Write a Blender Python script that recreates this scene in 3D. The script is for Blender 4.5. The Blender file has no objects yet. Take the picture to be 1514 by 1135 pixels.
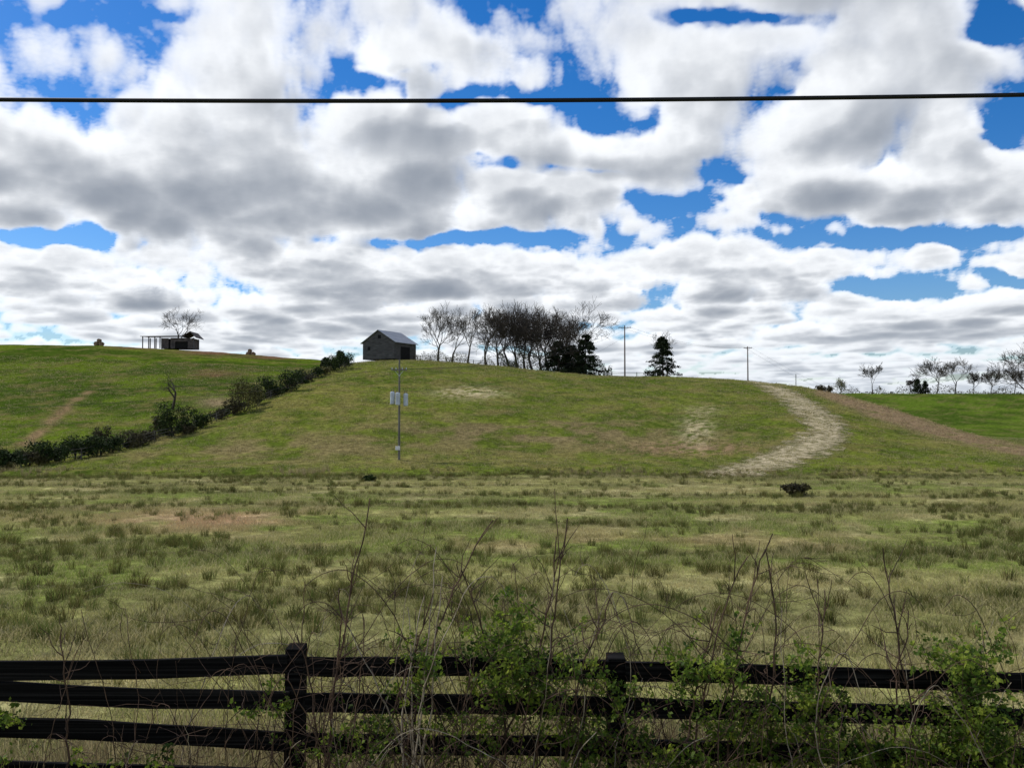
import bpy, math, numpy as np, time
from mathutils import Vector, Matrix
T0=time.time()
sc=bpy.context.scene
F=1143.0; CX=757.0; CY=567.5; A=math.atan(32.5/F); ZC=0.0
ca,sa=math.cos(A),math.sin(A)
# ---------------------------------------------------------------- camera
cam=bpy.data.cameras.new("camera"); co=bpy.data.objects.new("camera",cam); sc.collection.objects.link(co)
cam.sensor_width=36; cam.lens=36*F/1514; cam.clip_start=0.05; cam.clip_end=60000
co.location=(0,0,ZC); co.rotation_euler=(math.pi/2+A,0,0); sc.camera=co
def W(px,py,Y):
    a=(px-CX)/F; b=(CY-py)/F
    dy=ca-b*sa; dz=sa+b*ca
    return np.array([a/dy*Y, Y+0*a, dz/dy*Y])
# ---------------------------------------------------------------- noise utils
rg=np.random.default_rng(7)
_T=rg.random((256,256)).astype(np.float32)
def vn(x,y):
    xi=np.floor(x).astype(int); yi=np.floor(y).astype(int)
    fx=x-xi; fy=y-yi; fx=fx*fx*(3-2*fx); fy=fy*fy*(3-2*fy)
    x0=xi&255;x1=(xi+1)&255;y0=yi&255;y1=(yi+1)&255
    return (_T[x0,y0]*(1-fx)+_T[x1,y0]*fx)*(1-fy)+(_T[x0,y1]*(1-fx)+_T[x1,y1]*fx)*fy
def fbm(x,y,o=4):
    s=0;a=.5;t=0
    for i in range(o):
        s=s+a*vn(x*2**i+17.3*i,y*2**i+5.1*i); t+=a; a*=.55
    return s/t
def sst(a,b,x):
    t=np.clip((x-a)/(b-a),0,1); return t*t*(3-2*t)
# ---------------------------------------------------------------- terrain height
cols=[ # px, D,zD, A,B,C,Dn
(-1500,80,-5.7,(110,-2.5),(150,5.5),(210,15),(260,16)),
(-300,78,-5.8,(110,-2.8),(150,5.0),(210,16),(260,16.5)),
(0,80,-5.75,(110,-2.5),(150,5.5),(210,16.5),(260,17)),
(150,88,-5.2,(115,-2.0),(155,6),(212,16.3),(265,16.5)),
(300,108,-2.4,(130,1.0),(165,7.6),(215,15.0),(270,15)),
(400,125,2.0,(145,4.2),(175,8.8),(215,13.7),(270,13.5)),
(520,163,9.3,(180,10.2),(200,11.3),(225,12.2),(280,12)),
(600,165,10.0,(185,10.6),(205,10.8),(230,10.5),(285,9)),
(700,165,8.95,(185,9.2),(210,9.0),(240,8.5),(290,7)),
(800,163,7.1,(185,7.3),(210,6.9),(240,6),(290,4)),
(900,160,6.0,(185,6.2),(210,5.8),(240,5),(290,3)),
(1000,160,5.9,(182,6.0),(208,5.6),(240,4.5),(290,3)),
(1110,155,5.0,(175,5.0),(205,3.5),(240,2),(300,2.5)),
(1200,145,3.4,(165,2.5),(200,-1),(260,0),(330,5.2)),
(1300,130,0.0,(150,-2.5),(190,-5),(260,-1.5),(330,5.2)),
(1400,115,-3.5,(140,-6.5),(190,-6.5),(260,-1.2),(330,5.2)),
(1514,97,-5.75,(125,-8.0),(190,-7),(260,-1.5),(330,5.2)),
(1800,95,-6.0,(125,-8.0),(190,-7),(260,-1.5),(330,5.2)),
(3200,95,-6.0,(125,-8.0),(190,-7),(260,-1.5),(330,5.2))]
near=[(-60,-1.65),(1.5,-1.7),(4,-2.8),(6,-3.15),(10,-3.4),(26,-4.3),(50,-5.2),(60,-5.55),(63.5,-6.0),(66.5,-5.7),(72,-5.55)]
rows=[]
for c in cols:
    px,D,zD=c[:3]; n=list(near)
    zb=near[-1][1]
    for t,f in ((.33,.34),(.66,.74),(.88,.94),(1,1)):
        n.append((72+t*(D-72),zb+f*(zD-zb)))
    n+=list(c[3:]); n+=[(430,c[6][1]-2),(1200,-2),(9000,-2)]
    rows.append(n)
R=np.array(rows,float); cpx=np.array([c[0] for c in cols],float)
gp=np.arange(-1500,3200,8.0)
K=R.shape[1]
G=np.zeros((len(gp),K,2))
ker=np.exp(-0.5*(np.arange(-12,13)/4.5)**2); ker/=ker.sum()
for k in range(K):
    for j in range(2):
        v=np.interp(gp,cpx,R[:,k,j]); v=np.convolve(np.pad(v,12,mode='edge'),ker,'valid'); G[:,k,j]=v
def H(X,Y):
    X=np.asarray(X,float); Y=np.asarray(Y,float)
    sh=np.broadcast(X,Y).shape; X=np.broadcast_to(X,sh).ravel(); Y=np.broadcast_to(Y,sh).ravel()
    px=np.clip(CX+F*X/np.maximum(Y,6.0),-1495,3180)
    fi=(px-gp[0])/8.0; i=np.clip(fi.astype(int),0,len(gp)-2); f=(fi-i)[:,None,None]
    N=G[i]*(1-f)+G[i+1]*f
    d=N[:,:,0]; z=N[:,:,1]
    h=np.diff(d,axis=1); dl=np.diff(z,axis=1)/h
    m=np.zeros_like(z); 
    s=(dl[:,1:]*dl[:,:-1])>0
    w1=2*h[:,1:]+h[:,:-1]; w2=h[:,1:]+2*h[:,:-1]
    with np.errstate(all='ignore'):
        hm=(w1+w2)/(w1/dl[:,:-1]+w2/dl[:,1:])
    m[:,1:-1]=np.where(s,hm,0)
    Yc=np.clip(Y,-59,8990)
    k=np.clip((d<=Yc[:,None]).sum(1)-1,0,K-2); ar=np.arange(len(Y))
    hh=h[ar,k]; t=(Yc-d[ar,k])/hh
    z0=z[ar,k];z1=z[ar,k+1];m0=m[ar,k];m1=m[ar,k+1]
    out=(2*t**3-3*t**2+1)*z0+(t**3-2*t**2+t)*hh*m0+(-2*t**3+3*t**2)*z1+(t**3-t**2)*hh*m1
    far=sst(8,70,Y)
    out=out+ (fbm(X*.11+40,Y*.11+9,4)-.5)*(.12+.5*far) + (fbm(X*.9,Y*.9,3)-.5)*.10
    dit=np.exp(-((Y-63.5)/4.5)**2)
    out=out+dit*(fbm(X*.35+3,Y*.6,3)-.5)*.9
    return out.reshape(sh)
def loc(px,py):
    Y=np.concatenate([np.arange(4,80,.25),np.arange(80,420,.5)])
    P=W(px,py,Y); X,Z=P[0],P[2]
    g=H(X,Y); w=np.nonzero(g>=Z)[0]
    k=w[0] if len(w) else int(np.argmin(np.abs(Z-g)/Y))
    return np.array([X[k],Y[k],g[k]])
def onp(px,Y):
    X=(px-CX)/F*Y; return np.array([X,Y,float(H(X,Y))])
# ---------------------------------------------------------------- mesh builders
def mk(name,V,Q=None,T=None,mat=None,smooth=False,parent=None,link=True):
    me=bpy.data.meshes.new(name); V=np.asarray(V,np.float32)
    me.vertices.add(len(V)); me.vertices.foreach_set("co",V.ravel())
    L=[];S=[];st=0
    if Q is not None and len(Q):
        Q=np.asarray(Q,np.int32); L.append(Q.ravel()); S.append(np.arange(len(Q))*4); st=Q.size
    if T is not None and len(T):
        T=np.asarray(T,np.int32); L.append(T.ravel()); S.append(st+np.arange(len(T))*3)
    L=np.concatenate(L); S=np.concatenate(S).astype(np.int32)
    me.loops.add(len(L)); me.loops.foreach_set("vertex_index",L)
    me.polygons.add(len(S)); me.polygons.foreach_set("loop_start",S)
    me.update(calc_edges=True)
    me.polygons.foreach_set("use_smooth",np.full(len(S),bool(smooth)))
    if mat: me.materials.append(mat)
    o=bpy.data.objects.new(name,me)
    if link: sc.collection.objects.link(o)
    if parent: o.parent=parent
    return o
def empty(name,loc=(0,0,0),rz=0):
    e=bpy.data.objects.new(name,None); e.empty_display_size=.2; sc.collection.objects.link(e)
    e.location=loc; e.rotation_euler=(0,0,rz); return e
def tubes(P0,P1,R0,R1,n=5):
    P0=np.asarray(P0,float);P1=np.asarray(P1,float);R0=np.asarray(R0,float);R1=np.asarray(R1,float)
    d=P1-P0; d/=np.linalg.norm(d,axis=1,keepdims=True)+1e-9
    a=np.where(np.abs(d[:,2:3])<.9,np.array([[0,0,1.]]),np.array([[1.,0,0]]))
    u=np.cross(a,d); u/=np.linalg.norm(u,axis=1,keepdims=True)+1e-9; v=np.cross(d,u)
    th=np.arange(n)*2*np.pi/n
    ring=u[:,None]*np.cos(th)[None,:,None]+v[:,None]*np.sin(th)[None,:,None]
    A0=P0[:,None]+ring*R0[:,None,None]; A1=P1[:,None]+ring*R1[:,None,None]
    V=np.concatenate([A0,A1],1).reshape(-1,3)
    b=(np.arange(len(P0))*2*n)[:,None]; i=np.arange(n)[None]; j=(i+1)%n
    Q=np.stack([b+i,b+j,b+n+j,b+n+i],2).reshape(-1,4)
    return V,Q
def polytube(paths,n=5):
    P0=[];P1=[];r0=[];r1=[]
    for P,r in paths:
        P=np.asarray(P); r=np.broadcast_to(r,(len(P),))
        P0+=list(P[:-1]);P1+=list(P[1:]);r0+=list(r[:-1]);r1+=list(r[1:])
    return tubes(P0,P1,r0,r1,n)
def boxes(L):
    V=[];Q=[]
    for (cx,cy,cz,sx,sy,sz) in L:
        b=len(V)
        for dz in(-.5,.5):
            for dx,dy in((-.5,-.5),(.5,-.5),(.5,.5),(-.5,.5)): V.append((cx+dx*sx,cy+dy*sy,cz+dz*sz))
        Q+=[(b,b+3,b+2,b+1),(b+4,b+5,b+6,b+7),(b,b+1,b+5,b+4),(b+1,b+2,b+6,b+5),(b+2,b+3,b+7,b+6),(b+3,b,b+4,b+7)]
    return V,Q
def leaves(C,size,rng,flat=0.0,asp=.55):
    C=np.asarray(C); n=len(C); u=rng.normal(size=(n,3)); u[:,2]*=(1-flat); u/=np.linalg.norm(u,axis=1,keepdims=True)
    w=rng.normal(size=(n,3)); v=np.cross(u,w); v/=np.linalg.norm(v,axis=1,keepdims=True)
    s=(size*rng.uniform(.6,1.4,n))[:,None]
    V=np.stack([C-u*s*.5,C+v*s*asp*.5,C+u*s*.5,C-v*s*asp*.5],1).reshape(-1,3)
    Q=np.arange(n*4).reshape(-1,4); return V,Q
# ---------------------------------------------------------------- materials
def newmat(name):
    m=bpy.data.materials.new(name); m.use_nodes=True; nt=m.node_tree; b=nt.nodes["Principled BSDF"]
    b.inputs["Specular IOR Level"].default_value=.2
    return m,nt,b
def N(nt,t,**k):
    n=nt.nodes.new(t)
    for a,v in k.items(): setattr(n,a,v)
    return n
def simple(name,c1,c2,scale=3.0,rough=.85,stretch=(1,1,1),metal=0,bump=.0,detail=5,coord="Object",spec=.2,transl=0,c3=None,bd=.01):
    m,nt,b=newmat(name)
    tc=N(nt,"ShaderNodeTexCoord"); mp=N(nt,"ShaderNodeMapping"); mp.inputs["Scale"].default_value=stretch
    nt.links.new(tc.outputs[coord],mp.inputs[0])
    no=N(nt,"ShaderNodeTexNoise"); no.inputs["Scale"].default_value=scale; no.inputs["Detail"].default_value=detail
    nt.links.new(mp.outputs[0],no.inputs[0])
    cr=N(nt,"ShaderNodeValToRGB"); cr.color_ramp.elements[0].position=.33; cr.color_ramp.elements[1].position=.67
    cr.color_ramp.elements[0].color=(*c1,1); cr.color_ramp.elements[1].color=(*c2,1)
    if c3: 
        e=cr.color_ramp.elements.new(.5); e.color=(*c3,1)
    nt.links.new(no.outputs[0],cr.inputs[0]); nt.links.new(cr.outputs[0],b.inputs["Base Color"])
    b.inputs["Roughness"].default_value=rough; b.inputs["Metallic"].default_value=metal; b.inputs["Specular IOR Level"].default_value=spec
    if bump:
        bp=N(nt,"ShaderNodeBump"); bp.inputs["Strength"].default_value=bump; bp.inputs["Distance"].default_value=bd
        nt.links.new(no.outputs[0],bp.inputs["Height"]); nt.links.new(bp.outputs[0],b.inputs["Normal"])
    if transl:
        out=nt.nodes["Material Output"]; tr=N(nt,"ShaderNodeBsdfTranslucent"); nt.links.new(cr.outputs[0],tr.inputs[0])
        mx=N(nt,"ShaderNodeMixShader"); mx.inputs[0].default_value=transl
        nt.links.new(b.outputs[0],mx.inputs[1]); nt.links.new(tr.outputs[0],mx.inputs[2]); nt.links.new(mx.outputs[0],out.inputs[0])
    return m
M_bark=simple("bark",(.030,.025,.020),(.085,.07,.055),4,detail=2)
M_bark2=simple("pale_bark",(.060,.052,.042),(.125,.11,.088),4,detail=2)
M_cedar=simple("cedar_foliage",(.006,.012,.005),(.03,.042,.014),.8,c3=(.014,.024,.008),detail=3)
M_bush=simple("bush_foliage",(.012,.024,.005),(.065,.090,.018),1.2,c3=(.026,.046,.010),detail=3)
M_olive=simple("budding_foliage",(.08,.07,.022),(.15,.15,.045),1.5,detail=3)
M_scrub=simple("brown_scrub",(.04,.034,.018),(.09,.08,.034),1.5,detail=3)
M_black=simple("black_stained_wood",(.0025,.0025,.003),(.020,.019,.019),12,stretch=(.06,.5,6),rough=.9,bump=.3,detail=6,spec=.03,c3=(.007,.007,.007),bd=.002)
M_wood=simple("weathered_barn_wood",(.045,.043,.042),(.13,.125,.12),3,stretch=(.3,.3,5),bump=.4,detail=6)
M_fence=simple("weathered_fence_wood",(.06,.055,.045),(.13,.12,.10),3,detail=3)
M_dark=simple("painted_interior_shade",(.008,.008,.008),(.015,.014,.013),3)  # near-black colour that stands in for the shade inside openings
M_roof=simple("galvanised_roof",(.20,.215,.23),(.34,.36,.38),1.2,stretch=(3,.3,1),rough=.5,metal=.2)
M_rust=simple("rusty_roof",(.05,.045,.042),(.12,.10,.09),1.2)
M_pole=simple("pole_wood",(.11,.09,.08),(.20,.15,.13),3,stretch=(1,1,.2))
M_polegrey=simple("grey_pole_wood",(.11,.105,.09),(.19,.18,.16),3,stretch=(1,1,.2))
M_can=simple("transformer_paint",(.42,.46,.50),(.55,.60,.65),2,rough=.4)
M_white=simple("white_paint",(.7,.7,.7),(.8,.8,.8),2,rough=.5)
M_cable=simple("cable_jacket",(.006,.006,.006),(.012,.012,.013),5,rough=.6)
M_hay=simple("hay",(.13,.085,.05),(.30,.21,.13),3,bump=.6)
M_stem=simple("briar_stem",(.035,.022,.016),(.12,.075,.05),8,detail=2)
M_stemp=simple("pale_dry_stem",(.20,.16,.11),(.36,.31,.24),8,detail=2)
M_leaf=simple("honeysuckle_leaf",(.025,.055,.008),(.30,.36,.045),6,transl=.5,rough=.6,c3=(.12,.19,.024),detail=3)
# ---------------------------------------------------------------- ground colour
def ell(px,py,x,y,rx,ry):
    return np.exp(-(((px-x)/rx)**2+((py-y)/ry)**2))
def pline(px,py,pts,w):
    d=np.full(px.shape,1e9)
    for (x0,y0,w0),(x1,y1,w1) in zip(pts[:-1],pts[1:]):
        L=(x1-x0)**2+(y1-y0)**2; t=np.clip(((px-x0)*(x1-x0)+(py-y0)*(y1-y0))/L,0,1)
        ww=w0+(w1-w0)*t; d=np.minimum(d,np.hypot(px-x0-t*(x1-x0),(py-y0-t*(y1-y0))*2.2)/ww)
    return np.exp(-d**2*w)
def topix(X,Y,Z):
    Ys=np.maximum(Y,3.0); f=ca*Ys+sa*Z; return CX+F*X/f, CY-F*(ca*Z-sa*Ys)/f
def gcol(X,Y,Z):
    px,py=topix(X,Y,Z)
    n1=fbm(X*.08+3,Y*.08,4); n2=fbm(X*.35+9,Y*.35+2,4); n3=fbm(X*.05+90,Y*.12+50,3); n4=fbm(X*1.7,Y*1.7,3); n5=fbm(X*.045+12,Y*.42+70,4)
    n6=fbm(X*.16+31,Y*.22+77,4); n7=fbm((X+.35*Y)*.9+5,(Y-.35*X)*.12+8,3)
    def c(r,g,b): return np.array([r,g,b])
    def mix(C,c2,m): m=np.clip(m,0,1)[...,None]; return C*(1-m)+np.asarray(c2)*m
    C=np.zeros(X.shape+(3,))+c(.128,.155,.022)
    C=mix(C,c(.080,.115,.014),sst(.40,.60,n1)*.9)
    C=mix(C,c(.066,.096,.013),sst(.50,.64,n6)*.7)
    C=mix(C,c(.19,.165,.05),sst(.50,.70,n2)*.7)
    C=mix(C,c(.16,.165,.04),sst(.52,.66,n7)*.5)
    C=mix(C,c(.18,.165,.045),.6*ell(px,py,480,600,120,50)*sst(.3,.6,n2))
    C=mix(C,c(.20,.16,.07),.9*ell(px,py,400,665,260,22)*sst(.35,.6,n2))
    C=mix(C,c(.23,.155,.085),1.4*ell(px,py,1010,662,110,12)*sst(.35,.6,n4))
    C=mix(C,c(.19,.15,.07),1.1*ell(px,py,800,640,260,24)*sst(.42,.62,n2))
    C=mix(C,c(.42,.36,.20),1.6*ell(px,py,695,581,42,8)*sst(.36,.60,n4))
    C=mix(C,c(.36,.31,.17),1.4*ell(px,py,1030,635,22,22)*sst(.36,.60,n4))
    C=mix(C,c(.34,.29,.16),1.0*ell(px,py,1045,606,22,5)*sst(.35,.6,n4))
    lh=(px<520)&(Y>np.interp(px,[-900,0,150,300,400,520],[80,80,88,108,125,163]))
    C2=np.zeros_like(C)+c(.100,.142,.014); C2=mix(C2,c(.055,.09,.010),sst(.4,.6,n1)); C2=mix(C2,c(.045,.075,.010),sst(.5,.64,n6)*.7); C2=mix(C2,c(.17,.14,.05),sst(.52,.72,n2)*.6)
    C2=mix(C2,c(.22,.155,.075),1.3*pline(px,py,[(140,572,8),(95,605,12),(40,655,16)],1.2)*sst(.25,.6,n2))
    C2=mix(C2,c(.16,.09,.05),1.1*ell(px,py,320,521,60,4)+1.1*ell(px,py,410,528,40,3)+.9*ell(px,py,320,552,40,6)*n2*1.6+.8*ell(px,py,200,514,40,3))
    C2=mix(C2,c(.30,.22,.13),.8*ell(px,py,320,595,25,7))
    C=np.where(lh[...,None],C2,C)
    C=mix(C,c(.24,.17,.095),1.7*pline(px,py,[(1215,580,10),(1300,609,20),(1400,641,20),(1514,668,14),(1700,690,10)],.9)*sst(.15,.5,n2))
    far=(px>1180)&(Y>165)
    C3=np.zeros_like(C)+c(.09,.138,.016); C3=mix(C3,c(.055,.09,.012),sst(.4,.6,n1)); C3=mix(C3,c(.16,.14,.05),sst(.5,.7,n2)*.5)
    C=np.where(far[...,None],C3,C)
    fl=1-sst(57,68,Y+(n1-.5)*12)
    C4=np.zeros_like(C)+c(.255,.250,.088)
    C4=mix(C4,c(.155,.195,.040),sst(.45,.58,n3)*.95); C4=mix(C4,c(.35,.31,.15),sst(.5,.7,n2)*.8)
    C4=mix(C4,c(.11,.115,.038),sst(.49,.62,n5)*.6)
    C4=mix(C4,c(.38,.26,.15),1.1*ell(px,py,300,770,190,17)*sst(.2,.5,n2))
    C4=mix(C4,c(.28,.20,.10),.6*ell(px,py,900,800,500,14)*sst(.4,.6,n2))
    C4=mix(C4,c(.050,.056,.020),1.0*np.exp(-((Y-61.5)/2.6)**2)*sst(.28,.5,n2))
    C=C*(1-fl[...,None])+C4*fl[...,None]
    C=C*(.72+.56*n4)[...,None]
    return C
# ---------------------------------------------------------------- terrain mesh
us=np.concatenate([np.linspace(-6,-.78,40,endpoint=False),np.linspace(-.78,.78,560),np.linspace(.78,6,41)[1:]])
ys=np.concatenate([np.linspace(-50,0,12,endpoint=False),np.linspace(0,12,50,endpoint=False),np.linspace(12,60,130,endpoint=False),
   np.linspace(60,75,55,endpoint=False),np.linspace(75,240,200,endpoint=False),np.linspace(240,440,60,endpoint=False),np.geomspace(440,8900,30)])
blend=np.clip(ys/60,0,1); g=np.where(ys<0,30,np.sqrt(ys**2+(30*(1-.9*blend))**2))
UU,YY=np.meshgrid(us,ys); XX=UU*g[:,None]
ZZ=H(XX,YY)
V=np.stack([XX,YY,ZZ],2).reshape(-1,3); nc=len(us); nr=len(ys)
ii=np.arange(nr-1)[:,None]*nc+np.arange(nc-1)[None]
Q=np.stack([ii,ii+1,ii+nc+1,ii+nc],2).reshape(-1,4)
mt,nt,b=newmat("meadow_ground")
at=N(nt,"ShaderNodeAttribute",attribute_name="gcol"); geo=N(nt,"ShaderNodeNewGeometry")
n1=N(nt,"ShaderNodeTexNoise"); n1.inputs["Scale"].default_value=1.8; n1.inputs["Detail"].default_value=5; n1.inputs["Roughness"].default_value=.8
nt.links.new(geo.outputs["Position"],n1.inputs[0])
mr=N(nt,"ShaderNodeMapRange"); mr.inputs[1].default_value=.32; mr.inputs[2].default_value=.68; mr.inputs[3].default_value=.35; mr.inputs[4].default_value=1.6
nt.links.new(n1.outputs[0],mr.inputs[0])
vm=N(nt,"ShaderNodeVectorMath",operation='SCALE'); nt.links.new(at.outputs["Color"],vm.inputs[0]); nt.links.new(mr.outputs[0],vm.inputs["Scale"])
nt.links.new(vm.outputs[0],b.inputs["Base Color"]); b.inputs["Roughness"].default_value=.95; b.inputs["Specular IOR Level"].default_value=.0
ter=mk("grassy_terrain",V,Q,mat=mt,smooth=True)
ca_=ter.data.color_attributes.new("gcol",'FLOAT_COLOR','POINT')
C=gcol(V[:,0],V[:,1],V[:,2]); ca_.data.foreach_set("color",np.concatenate([C,np.ones((len(C),1))],1).astype(np.float32).ravel())
print("terrain",time.time()-T0)
# straw track draped on the hill
def draped(name,pts,mat,lift=.05,nw=14,seed=0):
    pts=np.array(pts,float); t=np.linspace(0,len(pts)-1,90); k=np.arange(len(pts))
    pp=np.stack([np.interp(t,k,pts[:,j]) for j in range(3)],1)
    for _ in range(6): pp[1:-1]=(pp[:-2]+pp[1:-1]*2+pp[2:])/4
    C=np.array([loc(p[0],p[1])[:2] for p in pp]); 
    for _ in range(4): C[1:-1]=(C[:-2]+C[1:-1]*2+C[2:])/4
    d=np.gradient(C,axis=0); d/=np.linalg.norm(d,axis=1,keepdims=True); nn=np.stack([-d[:,1],d[:,0]],1)
    s=np.linspace(-1,1,nw)
    P=C[:,None]+nn[:,None]*s[None,:,None]*(pp[:,2]/F*C[:,1])[:,None,None]
    X=P[...,0];Y=P[...,1];Z=H(X,Y)+lift
    V=np.stack([X,Y,Z],2).reshape(-1,3); ii=np.arange(len(t)-1)[:,None]*nw+np.arange(nw-1)[None]
    Q=np.stack([ii,ii+1,ii+nw+1,ii+nw],2).reshape(-1,4)
    o=mk(name,V,Q,mat=mat,smooth=True); e=o.data.attributes.new("edge",'FLOAT','POINT')
    e.data.foreach_set("value",np.tile(np.abs(s),len(t)).astype(np.float32)); return o
ms,nt,b=newmat("scattered_straw"); out=nt.nodes["Material Output"]
at=N(nt,"ShaderNodeAttribute",attribute_name="edge"); geo=N(nt,"ShaderNodeNewGeometry")
no=N(nt,"ShaderNodeTexNoise"); no.inputs["Scale"].default_value=.55; no.inputs["Detail"].default_value=8; no.inputs["Roughness"].default_value=.72; nt.links.new(geo.outputs["Position"],no.inputs[0])
m1=N(nt,"ShaderNodeMath",operation='MULTIPLY_ADD'); nt.links.new(at.outputs["Fac"],m1.inputs[0]); m1.inputs[1].default_value=.36; nt.links.new(no.outputs[0],m1.inputs[2])
mr=N(nt,"ShaderNodeMapRange"); mr.inputs[1].default_value=.62; mr.inputs[2].default_value=.84; mr.inputs[3].default_value=1; mr.inputs[4].default_value=0; nt.links.new(m1.outputs[0],mr.inputs[0])
tr=N(nt,"ShaderNodeBsdfTransparent"); mx=N(nt,"ShaderNodeMixShader"); nt.links.new(mr.outputs[0],mx.inputs[0]); nt.links.new(tr.outputs[0],mx.inputs[1]); nt.links.new(b.outputs[0],mx.inputs[2]); nt.links.new(mx.outputs[0],out.inputs[0])
n2=N(nt,"ShaderNodeTexNoise"); n2.inputs["Scale"].default_value=1.6; n2.inputs["Detail"].default_value=8; nt.links.new(geo.outputs["Position"],n2.inputs[0])
cr=N(nt,"ShaderNodeValToRGB"); cr.color_ramp.elements[0].position=.38; cr.color_ramp.elements[1].position=.6; cr.color_ramp.elements[0].color=(.19,.16,.07,1); cr.color_ramp.elements[1].color=(.46,.385,.235,1)
nt.links.new(n2.outputs[0],cr.inputs[0]); nt.links.new(cr.outputs[0],b.inputs["Base Color"]); b.inputs["Roughness"].default_value=.95
draped("straw_track",[(1120,563,26),(1152,577,30),(1178,592,34),(1212,618,40),(1225,640,38),(1200,660,46),(1160,678,50),(1105,695,52),(1045,707,40)],ms)
# ---------------------------------------------------------------- clouds
def band(seed,n,k):
    r=np.random.default_rng(seed).normal(size=(n,n,n)).astype(np.float32)
    f=np.fft.rfftn(r); kx=np.fft.fftfreq(n)*n; kz=np.fft.rfftfreq(n)*n
    kk=np.sqrt(kx[:,None,None]**2+kx[None,:,None]**2+kz[None,None,:]**2)
    f*=np.exp(-((kk-k)/(k*.38))**2); o=np.fft.irfftn(f,s=(n,n,n)); return (o/o.std()).astype(np.float32)
n_=96
b1,b2,b3,b4=band(1,n_,3),band(2,n_,6),band(3,n_,12),band(4,n_,22)
VOL=(np.abs(b1)*.5+np.abs(b2)*.27+np.abs(b3)*.15+np.abs(b4)*.09); VOL=((VOL-VOL.mean())/VOL.std()).astype(np.float32)
VLO=(b1*.6+b2*.4+b3*.2); VLO=(VLO/VLO.std()).astype(np.float32)
def look(vol,x,y,z,per):
    s=n_/per; x=x*s;y=y*s;z=z*s
    xi=np.floor(x).astype(np.int32);yi=np.floor(y).astype(np.int32);zi=np.floor(z).astype(np.int32)
    fx=x-xi;fy=y-yi;fz=z-zi; x0=xi%n_;x1=(xi+1)%n_;y0=yi%n_;y1=(yi+1)%n_;z0=zi%n_;z1=(zi+1)%n_
    v=vol
    return ((v[x0,y0,z0]*(1-fx)+v[x1,y0,z0]*fx)*(1-fy)+(v[x0,y1,z0]*(1-fx)+v[x1,y1,z0]*fx)*fy)*(1-fz)+((v[x0,y0,z1]*(1-fx)+v[x1,y0,z1]*fx)*(1-fy)+(v[x0,y1,z1]*(1-fx)+v[x1,y1,z1]*fx)*fy)*fz
blobs=[
(560,118,60,24,-1.6),(680,140,90,14,-1.1),(820,135,60,12,-1.0),(90,12,60,12,-.9),(240,10,50,10,-.7),(520,80,30,20,-.7),
(1090,18,110,20,-2.0),(1490,25,60,35,-2.0),(930,175,70,18,-.8),(740,240,45,18,-1.5),(850,250,90,13,-1.1),(1050,250,55,18,-1.3),(1010,305,75,26,-1.8),(930,285,40,14,-1.1),
(620,352,140,12,-1.8),(780,346,100,11,-1.5),(80,350,115,16,-2.3),(1330,348,230,13,-1.8),(1180,322,60,13,-1.2),(1480,190,30,22,-1.6),(1310,425,55,12,-1.8),(1500,412,40,12,-1.6),(1480,370,60,9,-.7),
(740,60,200,50,.9),(200,110,280,80,.7),(300,270,330,60,.8),(120,220,200,60,.4),(1290,120,200,80,.7),(1250,280,170,42,.8),(1450,260,80,50,.7),(820,295,80,24,.5),(850,210,110,18,.3),(640,210,90,40,.5),(1000,100,100,60,.5),(930,60,60,50,.4),
(120,415,170,30,.8),(560,410,220,32,.9),(950,400,190,34,1.0),(1200,400,110,26,.7),(1420,455,120,16,.5),(757,470,900,22,.3)]
sun_el=math.radians(50); sun_az=math.radians(-62)
S=np.array([math.sin(sun_az)*math.cos(sun_el),math.cos(sun_az)*math.cos(sun_el),math.sin(sun_el)])
def maskf(px,py):
    m=np.zeros_like(px)
    for (bx,by,rx,ry,a) in blobs: m+=a*np.exp(-(((px-bx)/rx)**2+((py-by)/ry)**2))
    return m
def field(x,y,z,h,m,fine=True):
    r=np.sqrt(x*x+y*y)+.01
    s=np.sqrt(np.maximum(r,1.0)/2.4); rr=2*np.sqrt(2.4*np.maximum(r,.3))
    x=x/r*rr; y=y/r*rr; z=(z-1)/s+1
    f=.62+ .78*m + .29*look(VLO,x+5,y+2,z*.5,7.5)+.27*look(VOL,x,y,z,3.0)
    if fine is not False: f+=fine*(.13*look(VOL,x+.3,y+.7,z,.85)+.04*look(VOL,x+.3,y+.7,z,.26))
    return f-2.3*(h-1)/.42
az=np.radians(np.concatenate([np.arange(-180,-42,3.0),np.arange(-42,42,.075),np.arange(42,180.1,3.0)]))
el=np.radians(np.concatenate([[ -2,-.5],np.arange(.2,29.5,.075),np.arange(29.5,80,2.5)]))
AZ,EL=np.meshgrid(az,el)
dx=(np.sin(AZ)*np.cos(EL)).ravel().astype(np.float32);dy=(np.cos(AZ)*np.cos(EL)).ravel().astype(np.float32);dz=np.sin(EL).ravel().astype(np.float32)
dzc=np.maximum(dz,.022)
front=dy>.45
dyc=np.maximum(dy,.2); PX=CX+F*dx/dyc; PY=600-F*dz/dyc
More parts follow.
